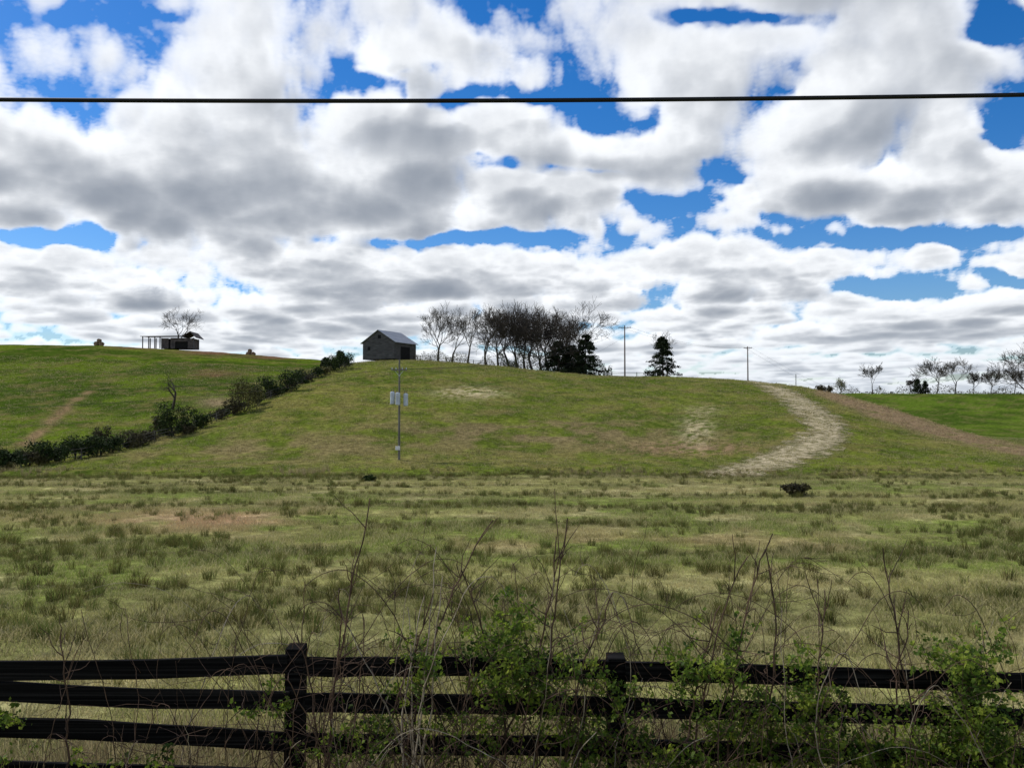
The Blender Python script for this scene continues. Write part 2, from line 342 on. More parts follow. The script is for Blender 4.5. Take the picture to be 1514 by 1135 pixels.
# ragged, natural outlines for the openings
wx=(fbm(PX/90+3,PY/45+8,4)-.5)*85; wy=(fbm(PX/90+60,PY/45+31,4)-.5)*40
wsc=np.clip((520-PY)/250,.15,1)
m0=np.where(front,maskf(PX+wx,PY+wy*wsc),0).astype(np.float32); m1=np.where(front,maskf(PX-20+wx,PY-26+wy*wsc),0).astype(np.float32)
fine=sst(math.radians(2),math.radians(9),EL.ravel()).astype(np.float32)*.9+.1
Tm=np.ones_like(dx);col=np.zeros((len(dx),3),np.float32)
steps=28; th=.42
amb=np.array([.27,.315,.39]); sunc=np.array([.90,.885,.85])
for k in range(steps):
    h=1+th*(k+.5)/steps; t=h/dzc; x=dx*t;y=dy*t;z=np.full_like(x,h)
    f=field(x,y,z,h,m0,fine)
    f=f-np.clip((1.05-h)/.05,0,1)*.25
    d=np.clip(f/.60,0,1)
    ds=th/steps/dzc
    al=1-np.exp(-14*d*np.minimum(ds,.10))
    fo=field(x+S[0]*.2,y+S[1]*.2,z+S[2]*.16,h+S[2]*.16,m1,fine*.3)
    L=np.exp(-1.35*np.clip(fo+.05,0,None)-.5*np.clip(f,0,None))
    c=(amb[None]*(.85+.6*(h-1)/th)+sunc[None]*L[:,None])
    w=(Tm*al)[:,None]; col+=w*c; Tm*=1-al
alpha=1-Tm
colr=col/np.maximum(alpha,1e-3)[:,None]
e=EL.ravel(); hz=np.exp(-(np.clip(e,0,None)/math.radians(3.2))**1.3).astype(np.float32)
hc=np.array([.64,.71,.80]); colr=colr*(1-.7*hz[:,None])+hc*.7*hz[:,None]
alpha=np.maximum(alpha,hz*.9); alpha*=1-sst(math.radians(34),math.radians(46),e)
low=(e<math.radians(1.0)); colr[low]=hc; alpha[low]=.85
Rr=16000.0
Vc=np.stack([dx,dy,dz],1)*Rr
nc=len(az);nr=len(el); ii=np.arange(nr-1)[:,None]*nc+np.arange(nc-1)[None]
Qc=np.stack([ii,ii+nc,ii+nc+1,ii+1],2).reshape(-1,4)
mc=bpy.data.materials.new("cloud_shell"); mc.use_nodes=True; nt=mc.node_tree; nt.nodes.clear()
at=N(nt,"ShaderNodeAttribute",attribute_name="cloud"); em=N(nt,"ShaderNodeEmission"); tr=N(nt,"ShaderNodeBsdfTransparent"); mx=N(nt,"ShaderNodeMixShader"); out=N(nt,"ShaderNodeOutputMaterial")
nt.links.new(at.outputs["Color"],em.inputs[0]); nt.links.new(at.outputs["Alpha"],mx.inputs[0]); nt.links.new(tr.outputs[0],mx.inputs[1]); nt.links.new(em.outputs[0],mx.inputs[2]); nt.links.new(mx.outputs[0],out.inputs[0])
mc.cycles.emission_sampling='NONE'
cl=mk("sky_clouds",Vc,Qc,mat=mc,smooth=True)
a_=cl.data.color_attributes.new("cloud",'FLOAT_COLOR','POINT'); a_.data.foreach_set("color",np.concatenate([colr,alpha[:,None]],1).astype(np.float32).ravel())
print("clouds",time.time()-T0, len(Vc))
# ---------------------------------------------------------------- world + sun
wd=bpy.data.worlds.new("World"); sc.world=wd; wd.use_nodes=True; nt=wd.node_tree; bg=nt.nodes["Background"]
wd.cycles.sampling_method='NONE'
sky=N(nt,"ShaderNodeTexSky",sky_type='NISHITA'); sky.sun_disc=False; sky.sun_elevation=sun_el; sky.sun_rotation=sun_az
sky.air_density=1.0; sky.dust_density=.3; sky.ozone_density=4.0; sky.altitude=200
hs=N(nt,"ShaderNodeHueSaturation"); hs.inputs["Hue"].default_value=.508; hs.inputs["Saturation"].default_value=1.38; hs.inputs["Value"].default_value=1.22
nt.links.new(sky.outputs[0],hs.inputs["Color"]); nt.links.new(hs.outputs[0],bg.inputs[0]); bg.inputs[1].default_value=.10
sl=bpy.data.lights.new("sun","SUN"); sl.energy=3.6; sl.angle=math.radians(.5); sl.color=(1,.95,.87)
so=bpy.data.objects.new("sun",sl); sc.collection.objects.link(so); so.rotation_euler=Vector(S).to_track_quat('Z','Y').to_euler(); so.location=(-20,10,40)
sc.view_settings.view_transform='Standard'; sc.view_settings.look='None'; sc.view_settings.exposure=0
# ---------------------------------------------------------------- grass scatter
def blades(n,rad,h,w,lean,rng,clump=0):
    a=rng.uniform(0,2*np.pi,n); r=rad*np.sqrt(rng.uniform(0,1,n)); bx=np.cos(a)*r; by=np.sin(a)*r
    f=rng.uniform(0,2*np.pi,n); hh=h*rng.uniform(.45,1.15,n); 
    la=np.where(rng.random(n)<.7,a,f); ln=lean*hh*rng.uniform(.2,1.2,n)
    lx=np.cos(la)*ln; ly=np.sin(la)*ln; wx=np.cos(f)*w*.5; wy=np.sin(f)*w*.5
    z0=np.full(n,-.03)
    V=np.stack([np.stack([bx-wx,by-wy,z0],1),np.stack([bx+wx,by+wy,z0],1),
       np.stack([bx+lx*.35+wx*.8,by+ly*.35+wy*.8,hh*.6],1),np.stack([bx+lx*.35-wx*.8,by+ly*.35-wy*.8,hh*.6],1),
       np.stack([bx+lx,by+ly,hh],1)],1).reshape(-1,3)
    i=np.arange(n)[:,None]*5
    return V,i+np.array([[0,1,2,3]]),i+np.array([[3,2,4]])
def grassmat(name,straw,vari):
    m,nt,b=newmat(name); out=nt.nodes["Material Output"]
    t=N(nt,"ShaderNodeAttribute",attribute_type='INSTANCER',attribute_name="tint"); r=N(nt,"ShaderNodeAttribute",attribute_name="rnd")
    mx=N(nt,"ShaderNodeMix",data_type='RGBA'); nt.links.new(t.outputs["Color"],mx.inputs["A"]); mx.inputs["B"].default_value=(*straw,1)
    pw=N(nt,"ShaderNodeMath",operation='POWER'); nt.links.new(r.outputs["Fac"],pw.inputs[0]); pw.inputs[1].default_value=vari; nt.links.new(pw.outputs[0],mx.inputs["Factor"])
    df=N(nt,"ShaderNodeBsdfDiffuse"); nt.links.new(mx.outputs["Result"],df.inputs[0])
    tr=N(nt,"ShaderNodeBsdfTranslucent"); nt.links.new(mx.outputs["Result"],tr.inputs[0]); ms_=N(nt,"ShaderNodeMixShader"); ms_.inputs[0].default_value=.4
    nt.links.new(df.outputs[0],ms_.inputs[1]); nt.links.new(tr.outputs[0],ms_.inputs[2]); nt.links.new(ms_.outputs[0],out.inputs[0]); nt.nodes.remove(b); return m
MG=grassmat("pasture_grass_blades",(.50,.43,.23),2.0); MR=grassmat("rush_blades",(.24,.19,.08),3.0)
def protos(cname,specs,mat,seed):
    c=bpy.data.collections.new(cname); rng=np.random.default_rng(seed)
    for i,s in enumerate(specs):
        V,Q,T=blades(*s,rng); o=mk("%s_%02d"%(cname,i),V,Q,T,mat=mat,link=False); c.objects.link(o)
        at=o.data.attributes.new("rnd",'FLOAT','POINT'); at.data.foreach_set("value",np.repeat(rng.random(len(V)//5),5).astype(np.float32))
    return c
def scatter(name,X,Y,scl,tint,coll,nproto,rng,sink=0):
    Z=H(X,Y)-sink; n=len(X)
    me=bpy.data.meshes.new(name); me.vertices.add(n); me.vertices.foreach_set("co",np.stack([X,Y,Z],1).astype(np.float32).ravel()); me.update()
    def A(nm,ty,key,v): a=me.attributes.new(nm,ty,'POINT'); a.data.foreach_set(key,v.ravel())
    A("rz",'FLOAT','value',rng.uniform(0,6.28,n).astype(np.float32)); A("scl",'FLOAT_VECTOR','vector',scl.astype(np.float32))
    A("idx",'INT','value',rng.integers(0,nproto,n).astype(np.int32)); A("tint",'FLOAT_COLOR','color',np.concatenate([tint,np.ones((n,1))],1).astype(np.float32))
    o=bpy.data.objects.new(name,me); sc.collection.objects.link(o)
    ng=bpy.data.node_groups.new(name+"_gn",'GeometryNodeTree'); ng.interface.new_socket("Geometry",in_out='INPUT',socket_type='NodeSocketGeometry'); ng.interface.new_socket("Geometry",in_out='OUTPUT',socket_type='NodeSocketGeometry')
    gi=ng.nodes.new("NodeGroupInput"); go=ng.nodes.new("NodeGroupOutput"); ip=ng.nodes.new("GeometryNodeInstanceOnPoints"); ci=ng.nodes.new("GeometryNodeCollectionInfo")
    ci.inputs["Collection"].default_value=coll; ci.inputs["Separate Children"].default_value=True; ci.inputs["Reset Children"].default_value=True
    def na(nm,ty): q=ng.nodes.new("GeometryNodeInputNamedAttribute"); q.data_type=ty; q.inputs["Name"].default_value=nm; return q.outputs["Attribute"]
    L=ng.links.new
    L(gi.outputs[0],ip.inputs["Points"]); L(ci.outputs[0],ip.inputs["Instance"]); ip.inputs["Pick Instance"].default_value=True
    L(na("idx",'INT'),ip.inputs["Instance Index"]); L(na("scl",'FLOAT_VECTOR'),ip.inputs["Scale"])
    cx=ng.nodes.new("ShaderNodeCombineXYZ"); L(na("rz",'FLOAT'),cx.inputs[2]); e2=ng.nodes.new("FunctionNodeEulerToRotation"); L(cx.outputs[0],e2.inputs[0]); L(e2.outputs[0],ip.inputs["Rotation"])
    L(ip.outputs[0],go.inputs[0])
    md=o.modifiers.new("scatter",'NODES'); md.node_group=ng; return o
rng=np.random.default_rng(5)
cg=protos("pasture_clump",[(34,.20,.12,.010,.6)]*3+[(26,.24,.16,.011,.7)]*3,MG,11)
n=34000; Y=rng.uniform(4.2,66,n)**1.0; X=rng.uniform(-.75,.75,n)*(Y+1.5)
dens=fbm(X*.5,Y*.5,3); s=(.42+.60*sst(.35,.7,dens))*rng.uniform(.7,1.3,n)*(.9+Y/200)
t=gcol(X,Y,H(X,Y))*rng.uniform(1.0,1.8,(n,1))
scatter("field_grass",X,Y,np.stack([.5+s,.5+s,s],1),t,cg,6,rng)
n=22000; Y=66+rng.uniform(0,1,n)**.9*110; X=rng.uniform(-.74,.74,n)*Y
s=rng.uniform(.6,1.4,n)*(1+Y/150); t=gcol(X,Y,H(X,Y))*rng.uniform(.6,1.8,(n,1))
scatter("hill_grass",X,Y,np.stack([s*1.6,s*1.6,s*.7],1),t,cg,6,rng)
# rush tufts
cr_=protos("rush_tuft",[(60,.13,.38,.010,.55)]*2+[(45,.10,.32,.010,.5)]*2+[(80,.20,.34,.011,.6)],MR,12)
n=30000; Y=rng.uniform(7.5,68,n); X=rng.uniform(-.74,.74,n)*(Y+1); Z=H(X,Y); px,py=topix(X,Y,Z)
n5=fbm(X*.045+12,Y*.42+70,4)
p=sst(.50,.66,n5)*.38*(1-.4*sst(30,55,Y))+.15*sst(.52,.72,fbm(X*.5,Y*.5+31,3))
p+=1.0*np.exp(-((Y-(61.8+1.5*np.sin(X*.07)))/1.7)**2)+.5*np.exp(-((py-(762+.17*px))/9)**2)*(px<300)
p+=.22*ell(px,py,100,910,160,40)+.20*ell(px,py,450,900,300,60)+.18*ell(px,py,600,840,500,18)+.3*ell(px,py,1100,850,450,14)
p*=np.clip(Y/34,.22,1); k=rng.random(n)<p; X=X[k];Y=Y[k]; n=len(X); print("rushes",n)
s=rng.uniform(.35,1.0,n)*(.8+Y/170); base=np.array([.070,.098,.024]); t=base*rng.uniform(.45,1.7,(n,1))+np.array([.07,.045,.012])*rng.random((n,1))**2
scatter("rush_tufts",X,Y,np.stack([s*1.1,s*1.1,s],1),t,cr_,5,rng)
# tall tan grasses along the ditch + by the fence
ct=protos("tall_dry_tuft",[(40,.12,.62,.010,.45)]*3,MG,13)
n=1600; Y=65.5+rng.normal(0,1.4,n); X=rng.uniform(-.74,.74,n)*Y; k=fbm(X*.12,Y*.5,3)>.55; X=X[k];Y=Y[k]; n=len(X)
X2=rng.uniform(-4.6,4.6,420);Y2=rng.uniform(4.7,7.6,420); X=np.concatenate([X,X2]);Y=np.concatenate([Y,Y2]); s=np.concatenate([rng.uniform(.5,1.1,n),rng.uniform(.35,.95,420)])
t=np.array([.26,.21,.11])*rng.uniform(.5,1.3,(len(X),1)); scatter("tall_dry_grass",X,Y,np.stack([s,s,s],1),t,ct,3,rng)
# ---------------------------------------------------------------- board fence
def board(P,hh,tt,rng):
    P=np.array(P); m=len(P); out=[]
    for p in P:
        j=rng.normal(0,.0025,4)
        out+=[(p[0],p[1]-tt/2,p[2]-hh/2+j[0]),(p[0],p[1]+tt/2,p[2]-hh/2+j[1]),(p[0],p[1]+tt/2,p[2]+hh/2+j[2]),(p[0],p[1]-tt/2,p[2]+hh/2+j[3])]
    Q=[]
    for i in range(m-1):
        for k in range(4): a=i*4+k; b_=i*4+(k+1)%4; Q.append((a,b_,b_+4,a+4))
    Q+=[(3,2,1,0),(m*4-4,m*4-3,m*4-2,m*4-1)]
    return out,Q
fe=empty("board_fence",(0,5.87,-3.1)); FO=np.array([0,5.87,-3.1]); YF=5.87
rng=np.random.default_rng(3)
posts=[(-505,962),(-38,962),(437,953),(912,967),(1432,992),(1930,995)]
for i,(px,ty) in enumerate(posts):
    p=W(px,ty,YF); g_=float(H(p[0],YF))-.25; V,Q=boxes([(p[0],YF,(p[2]+g_)/2,.135,.13,p[2]-g_)])
    V=np.array(V); V[4:,0]+=rng.normal(0,.015); V[4:6,2]-=.012
    o=mk("post_%d"%(i+1),V-FO,Q,mat=M_black,parent=fe); bv=o.modifiers.new("b",'BEVEL'); bv.width=.008; bv.segments=2
rails=[[(-505,985),(-38,990),(200,990),(425,981)],[(-505,1020),(-38,1018),(150,1030),(428,1036)],[(-505,1070),(-38,1072),(200,1082),(428,1096)],[(-505,1140),(-38,1137),(428,1150)],
[(452,985),(680,984),(900,990)],[(452,1038),(900,1043)],[(452,1097),(680,1101),(900,1103)],[(452,1152),(900,1160)],
[(925,991),(1150,996),(1420,1006)],[(925,1045),(1420,1058)],[(925,1106),(1420,1118)],[(925,1162),(1420,1175)],
[(1444,1007),(1918,1016)],[(1444,1060),(1918,1072)],[(1444,1118),(1918,1130)]]
for i,r in enumerate(rails):
    xs=np.linspace(r[0][0],r[-1][0],10); ysr=np.interp(xs,[a for a,_ in r],[b_ for _,b_ in r])+rng.normal(0,.5,10)
    P=[W(a,b_,YF-.085) for a,b_ in zip(xs,ysr)]; V,Q=board(P,.138,.026,rng); o=mk("rail_%d"%(i+1),np.array(V)-FO,Q,mat=M_black,parent=fe)
# ---------------------------------------------------------------- vines & briars
def stempath(a,b,Y0,Y1,bend,n,rng,jit=.012):
    t=np.linspace(0,1,n); px=a[0]+(b[0]-a[0])*t+bend*np.sin(t*np.pi)*1.0; py=a[1]+(b[1]-a[1])*t
    P=np.array([W(x,y,Y0+(Y1-Y0)*u) for x,y,u in zip(px,py,t)]); w=np.cumsum(rng.normal(0,jit,(n,3)),0); w-=w[0]; return P+w*.5
dark=[];pale=[]
rng=np.random.default_rng(21)
hero=[((490,975),(541,735),-10),((470,1130),(500,870),20),((790,960),(832,772),-6),((700,1100),(825,800),30),((1142,985),(1130,815),14),((1205,985),(1220,865),0),((1362,990),(1312,825),10),((1330,1000),(1345,900),-8),((1080,980),(1120,795),-25),((1030,1100),(1090,830),-20),((560,1080),(640,870),-15),((480,1100),(440,940),20),((850,960),(905,880),-20),((760,1000),(700,840),20),((100,1120),(105,930),5),((1010,1135),(1060,880),-10),((600,1135),(720,770),-30)]
for a,b_,bd in hero:
    P=stempath((a[0]-10,1190),b_,5.65,5.6,bd,22,rng,.018); dark.append((P,np.linspace(.0095,.0042,22)))
    for k in range(10):
        i=rng.integers(8,20); d=rng.normal(0,.05,3); d[2]=abs(d[2])+.02; Q_=[P[i]]
        for s_ in range(4): Q_.append(Q_[-1]+d*rng.uniform(.5,1)+rng.normal(0,.01,3))
        dark.append((Q_,np.linspace(.0045,.002,5)))
for b_ in ((640,800),(655,850),(628,880),(600,900),(520,930)):
    pale.append((stempath((rng.uniform(590,640),1180),b_,5.4,5.6,rng.normal(0,15),16,rng,.015),np.linspace(.008,.003,16)))
for i in range(330):
    c=rng.choice([430,600,720,850,1000,1150,1350,200,1460],p=[.09,.18,.18,.13,.14,.10,.09,.04,.05]); x=c+rng.normal(0,70)
    top=rng.uniform(870,1100) if rng.random()<.55 else rng.uniform(960,1120); x2=x+rng.normal(0,90); Y0=rng.uniform(5.1,6.3)
    P=stempath((x,1230),(x2,top),Y0,Y0+rng.normal(0,.15),rng.normal(0,40),16,rng,.018)
    if rng.random()<.55:
        d=(P[-1]-P[-2]); tail=[P[-1]]
        for s_ in range(9): d=d*.97+np.array([0,0,-.016]); tail.append(tail[-1]+d+rng.normal(0,.004,3))
        P=np.concatenate([P,tail[1:]])
    r=rng.uniform(.0022,.0050); (pale if rng.random()<.22 else dark).append((P,np.linspace(r,r*.5,len(P))))
    for k in range(5):
        i_=rng.integers(5,len(P)-1); d=rng.normal(0,.035,3); Q_=[P[i_]]
        for s_ in range(5): d=d*.9+rng.normal(0,.012,3); Q_.append(Q_[-1]+d)
        dark.append((Q_,np.linspace(.0022,.0012,6)))
V,Q=polytube(dark,4); mk("briar_stems",V,Q,mat=M_stem); V,Q=polytube(pale,4); mk("dry_weed_stems",V,Q,mat=M_stemp)
clus=[(745,950,24,36,1500),(735,1010,40,30,1100),(620,985,16,26,800),(562,1070,20,18,600),(690,1090,66,32,1000),(832,985,22,24,900),(850,1060,46,36,1300),(905,1030,16,44,800),(1040,985,38,13,900),(1095,1050,66,36,1700),(1205,1010,24,28,1100),(1200,1080,70,34,1400),(1432,985,12,28,2200),(1440,1065,50,34,2900),(1330,1105,110,26,1900),(960,1115,110,22,1200),(400,1035,18,14,300),(480,1105,90,24,700),(40,1055,34,10,180),(150,1120,120,12,250),(1090,960,13,18,350),(770,915,9,12,240),(1250,1115,120,20,1500),(1480,1115,60,22,1200),(1050,1120,140,18,1200)]
vines=[];LC=[]
for (cx,cy,rx,ry,nl) in clus:
    for v in range(max(3,nl//34)):
        p=W(cx+rng.normal(0,rx*.6),cy+rng.normal(0,ry*.6)+10,rng.uniform(5.4,6.0)); d=rng.normal(0,.02,3); d[2]=abs(d[2])*.7; P=[p]
        for s_ in range(12): d=d*.82+rng.normal(0,.011,3); P.append(P[-1]+d)
        P=np.array(P); vines.append((P,np.linspace(.0025,.001,13)))
        ti=rng.uniform(0,12,36); k=ti.astype(int); f=(ti-k)[:,None]; LC.append(P[k]*(1-f)+P[np.minimum(k+1,12)]*f+rng.normal(0,.020,(36,3)))
V1,Q1=polytube(vines,3); hv=empty("honeysuckle_vine",(0,5.8,-2.5)); HO=np.array([0,5.8,-2.5])
mk("vine_stems",V1-HO,Q1,mat=M_stem,parent=hv); LC=np.concatenate(LC); V,Q=leaves(LC,.036,rng,asp=.6); mk("vine_leaves",V-HO,Q,mat=M_leaf,parent=hv); print("leaves",len(LC))
# overhead cable
pts=[W(u*1514,149.5-8.5e-6*(u*1514-480)**2,6.6) for u in np.linspace(-1,2,60)]
V,Q=polytube([(pts,.0195)],8); mk("overhead_cable",V,Q,mat=M_cable,smooth=True)
print("near",time.time()-T0)
# ---------------------------------------------------------------- trees
def tree(H_,spread,seed,maxl=5,r0=None,up=.10,trunk=.28,kids=(2,3),twig=.012,mid=.62):
    rng=np.random.default_rng(seed); P0=[];P1=[];A0=[];A1=[]
    r0=r0 or H_*.02
    def grow(p,d,L,r,l):
        n=3 if l<maxl else 2
        for i in range(n):
            d=d+rng.normal(0,.12,3)+np.array([0,0,up]); d/=np.linalg.norm(d); q=p+d*L/n; r2=max(r*.86,twig*.7)
            P0.append(p);P1.append(q);A0.append(r);A1.append(r2); p=q; r=r2
            if l<maxl and (i>0 or l>0):
                if i==n-1: nk=rng.integers(kids[0],kids[1]+1)
                else: nk=int(rng.random()<mid)
                for k in range(nk):
                    w=rng.normal(size=3); w-=w.dot(d)*d; w/=np.linalg.norm(w); a=math.radians(rng.uniform(18,48))*spread
                    grow(p,d*math.cos(a)+w*math.sin(a),L*rng.uniform(.58,.88),max(r*rng.uniform(.5,.75),twig),l+1)
    grow(np.zeros(3),np.array([rng.normal(0,.05),rng.normal(0,.05),1.]),H_*trunk,r0,0)
    P0=np.array(P0);P1=np.array(P1); s=H_/P1[:,2].max(); return tubes(P0*s,P1*s,np.array(A0),np.array(A1),4)
def put_tree(name,px,Y,top,seed,mat=M_bark,sink=.3,**k):
    b=onp(px,Y); h=W(px,top,Y)[2]-b[2]; V,Q=tree(h+sink,k.pop('spread',1.0),seed,**k); o=mk(name,V,Q,mat=mat); o.location=b-np.array([0,0,sink]); return o,h
put_tree("bare_tree",262,214,451,1,spread=1.35,maxl=5,trunk=.26,r0=.3,twig=.022)
grp=[(648,174,446,2),(668,180,453,3),(690,176,453,4),(718,178,447,5),(738,172,452,6),(764,177,445,7),(788,172,448,8),(812,178,449,9),(864,170,438,10),(838,174,449,11),(754,186,452,22),(800,184,453,23),(776,180,450,24),(826,182,451,25)]
for i,(px,Y,top,sd) in enumerate(grp):
    big=px>730
    put_tree("bare_tree",px,Y,top,sd,mat=M_bark if big else M_bark2,spread=1.35 if px==864 else (1.15 if big else 1.0),maxl=5,twig=.030 if big else .024,mid=.9 if big else .7,trunk=.24)
put_tree("bare_tree",986,172,487,31,mat=M_bark2,maxl=5,twig=.02)
for px,Y,top,sd in ((1290,322,535,12),(1385,326,526,13),(1412,328,525,14),(1465,326,542,15),(1532,250,490,16),(1500,330,540,17),(1345,330,556,18),(1440,332,548,19)):
    put_tree("bare_tree",px,Y,top,sd,mat=M_bark2 if px in(1385,1412,1465) else M_bark,maxl=5,twig=.045,spread=1.15,mid=.8)
def cedar(name,px,Y,top,wid,seed,dens=1.0,mat=M_cedar):
    b=onp(px,Y); h=W(px,top,Y)[2]-b[2]; rng=np.random.default_rng(seed); n=int(6500*dens)
    nb=120; z=h*rng.uniform(.04,.97,nb)**.95; R_=wid/2*np.clip((1-z/h)**.75+.06,0,1)*rng.uniform(.6,1.15,nb); a=rng.uniform(0,6.28,nb)
    k=rng.integers(0,nb,n); t=rng.uniform(.1,1,n)**.6
    C=np.stack([np.cos(a[k])*R_[k]*t,np.sin(a[k])*R_[k]*t,z[k]-t*.12*R_[k]],1)+rng.normal(0,.20,(n,3))*np.array([1,1,.8])
    V1,Q1=leaves(C,.34,rng,asp=.6); e=empty(name,b); mk("foliage",V1,Q1,mat=mat,parent=e)
    Pb=np.stack([np.zeros(nb),np.zeros(nb),z],1); Pe=np.stack([np.cos(a)*R_,np.sin(a)*R_,z-.1*R_],1)
    V2,Q2=tubes(np.concatenate([[[0,0,-.3]],Pb]),np.concatenate([[[0,0,h*.93]],Pe]),np.concatenate([[.22],np.full(nb,.04)]),np.concatenate([[.04],np.full(nb,.015)]),5); mk("trunk_and_limbs",V2,Q2,mat=M_bark,parent=e)
cedar("cedar_tree",980,168,497,8.8,41,1.2); cedar("cedar_tree",866,168.5,493,9.5,42,1.3); cedar("cedar_tree",826,170,504,10,43,1.3); cedar("cedar_tree",846,172,510,9,48,1.0); cedar("cedar_tree",1357,324,560,6,44,.6); cedar("cedar_tree",1368,326,563,5,45,.5)
cedar("cedar_tree",503,158,519,4.6,46,.6); cedar("cedar_tree",482,152,530,3.6,47,.5)
def bush(name,p,w,h,seed,mat=M_bush,n=900,size=.2,twigs=12):
    rng=np.random.default_rng(seed); nb=9; c=np.stack([rng.uniform(-.38,.38,nb)*w,rng.uniform(-.3,.3,nb)*w,rng.uniform(.25,.75,nb)*h],1)
    k=rng.integers(0,nb,n); u=rng.normal(size=(n,3)); u/=np.linalg.norm(u,axis=1,keepdims=True); C=c[k]+u*(rng.uniform(.2,1,n)**.5)[:,None]*np.array([w*.24,w*.24,h*.27])*rng.uniform(.7,1.2,(n,1))
    C[:,2]=np.abs(C[:,2]); V,Q=leaves(C,size,rng,asp=.7); e=empty(name,p); mk("foliage",V,Q,mat=mat,parent=e)
    ps=[([np.array([0,0,-.1]),c[i%nb]*.6+rng.normal(0,.05,3),c[i%nb]+np.array([rng.normal(0,.2),rng.normal(0,.2),h*rng.uniform(.2,.55)])],[.04,.025,.008]) for i in range(twigs)]
    V,Q=polytube(ps,4); mk("twigs",V,Q,mat=M_bark,parent=e)
bl=[(506,547,30,28,0),(486,552,28,28,0),(465,560,26,20,0),(448,568,26,22,3),(430,580,40,40,0),(402,588,34,36,0),(362,610,46,58,1),(382,600,32,40,0),(345,614,28,32,3),(322,622,26,20,3),(298,634,34,36,0),(276,642,30,26,2),(256,647,54,58,2),(236,645,24,34,3),(212,655,34,26,3),(190,664,44,30,3),(165,670,38,28,0),(150,655,28,28,3),(112,680,64,42,0),(145,676,36,34,0),(88,684,34,32,0),(66,687,56,40,0),(40,690,40,30,3),(18,693,48,34,0),(-10,696,44,38,0),(1243,582,22,26,1),(1177,735,40,24,3),(545,712,22,12,0),(1215,579,16,10,3),(1225,580,14,14,3)]
rb=np.random.default_rng(77)
line=[(0,692),(60,685),(120,677),(200,659),(280,637),(350,608),(440,569),(515,541)]
for i in range(38):
    x=rb.uniform(0,512); y=np.interp(x,[a for a,_ in line],[b_ for _,b_ in line])+rb.normal(1,3); w=rb.uniform(10,22); bl.append((x,y,w,w*rb.uniform(.5,.95),int(rb.choice([0,0,3,3,1]))))
for i,(px,py,w,h,ty) in enumerate(bl):
    p=loc(px,py-1); s=p[1]/F; bush("shrub",p-np.array([0,0,.1]),w*s,h*s*.95,60+i,mat={0:M_bush,1:M_olive,2:M_bush,3:M_scrub}[ty],n=int((350 if ty==3 else 600)+w*h*.6),size=.13+.0008*p[1])
p=loc(255,605); h=W(255,541,p[1])[2]-p[2]; V,Q=tree(h,1.7,77,maxl=3,r0=.26,up=-.02,trunk=.4); o=mk("dead_tree",V,Q,mat=M_bark); o.location=p
def mass(name,x0,x1,Y0,Y1,h0,h1,n,size,mat,seed):
    rng=np.random.default_rng(seed); Y=rng.uniform(Y0,Y1,n); px=rng.uniform(x0,x1,n); X=(px-CX)/F*Y; hh=(h0+(h1-h0)*sst(.3,.7,fbm(px*.05+seed,px*0,4)))*rng.uniform(0,1,n)**.8
    C=np.stack([X,Y,H(X,Y)+hh],1); V,Q=leaves(C,size,rng,asp=.6); mk(name,V,Q,mat=mat)
mass("ridge_brush",612,770,170,188,.6,2.8,5500,.2,M_olive,1); mass("ridge_undergrowth",735,905,170,186,1.2,4.6,9500,.26,M_bush,2)
mass("distant_tree_line",1150,1800,335,400,1.0,4.5,9000,.55,simple("distant_trees",(.03,.035,.02),(.12,.10,.07),.1,detail=2),3)
# ---------------------------------------------------------------- barn
bz=W(573,531,172)[2]; barn=empty("weathered_barn",(W(576,531,172)[0],172,bz-.2),math.radians(-27))
w,L,he,hp=8.6,8.0,3.7,6.3
def wall_gable(y):
    return [(-w/2,y,0),(w/2,y,0),(w/2,y,he),(0,y,hp),(-w/2,y,he)]
bm=bpy.data.meshes.new("walls"); vv=wall_gable(-L/2)+wall_gable(L/2); bm.from_pydata(vv,[],[(0,1,2,3,4),(9,8,7,6,5),(1,6,7,2),(0,4,9,5)]); bm.materials.append(M_wood); o=bpy.data.objects.new("walls",bm); sc.collection.objects.link(o); o.parent=barn
V,Q=boxes([(0,-L/2-.03,.2+i*.34,w-.05,.05,.28) for i in range(11)]+[(0,-L/2-.03,3.95+i*.34,w*(1-(.25+i*.34)/2.6)-.4,.05,.28) for i in range(6)]+[(w/2+.03,0,.2+i*.34,.05,L-.05,.28) for i in range(10)]); mk("siding_boards",V,Q,mat=M_wood,parent=barn)
V,Q=boxes([(w/2+.07,-.2,1.4,.05,3.4,2.7),(.2,-L/2-.07,4.9,.8,.05,.8),(-2.6,-L/2-.07,2.4,.7,.05,.8)]); mk("opening_shade_panels",V,Q,mat=M_dark,parent=barn)  # solid dark panels on closed walls, painted as shade inside door and windows
ov=.45; sl_=(hp-he)/(w/2)
def slab(sx):
    x0=sx*(w/2+ov); z0=he-sl_*ov; y0,y1=-L/2-.4,L/2+.4
    return [(0,y0,hp+.06),(0,y1,hp+.06),(x0,y1,z0+.06),(x0,y0,z0+.06),(0,y0,hp+.14),(0,y1,hp+.14),(x0,y1,z0+.14),(x0,y0,z0+.14)]
for nm,sx in (("roof_left",-1),("roof_right",1)):
    v=slab(sx); me=bpy.data.meshes.new(nm); me.from_pydata(v,[],[(0,1,2,3),(4,7,6,5),(0,4,5,1),(2,6,7,3),(0,3,7,4),(1,5,6,2)]); me.materials.append(M_roof); o=bpy.data.objects.new(nm,me); sc.collection.objects.link(o); o.parent=barn
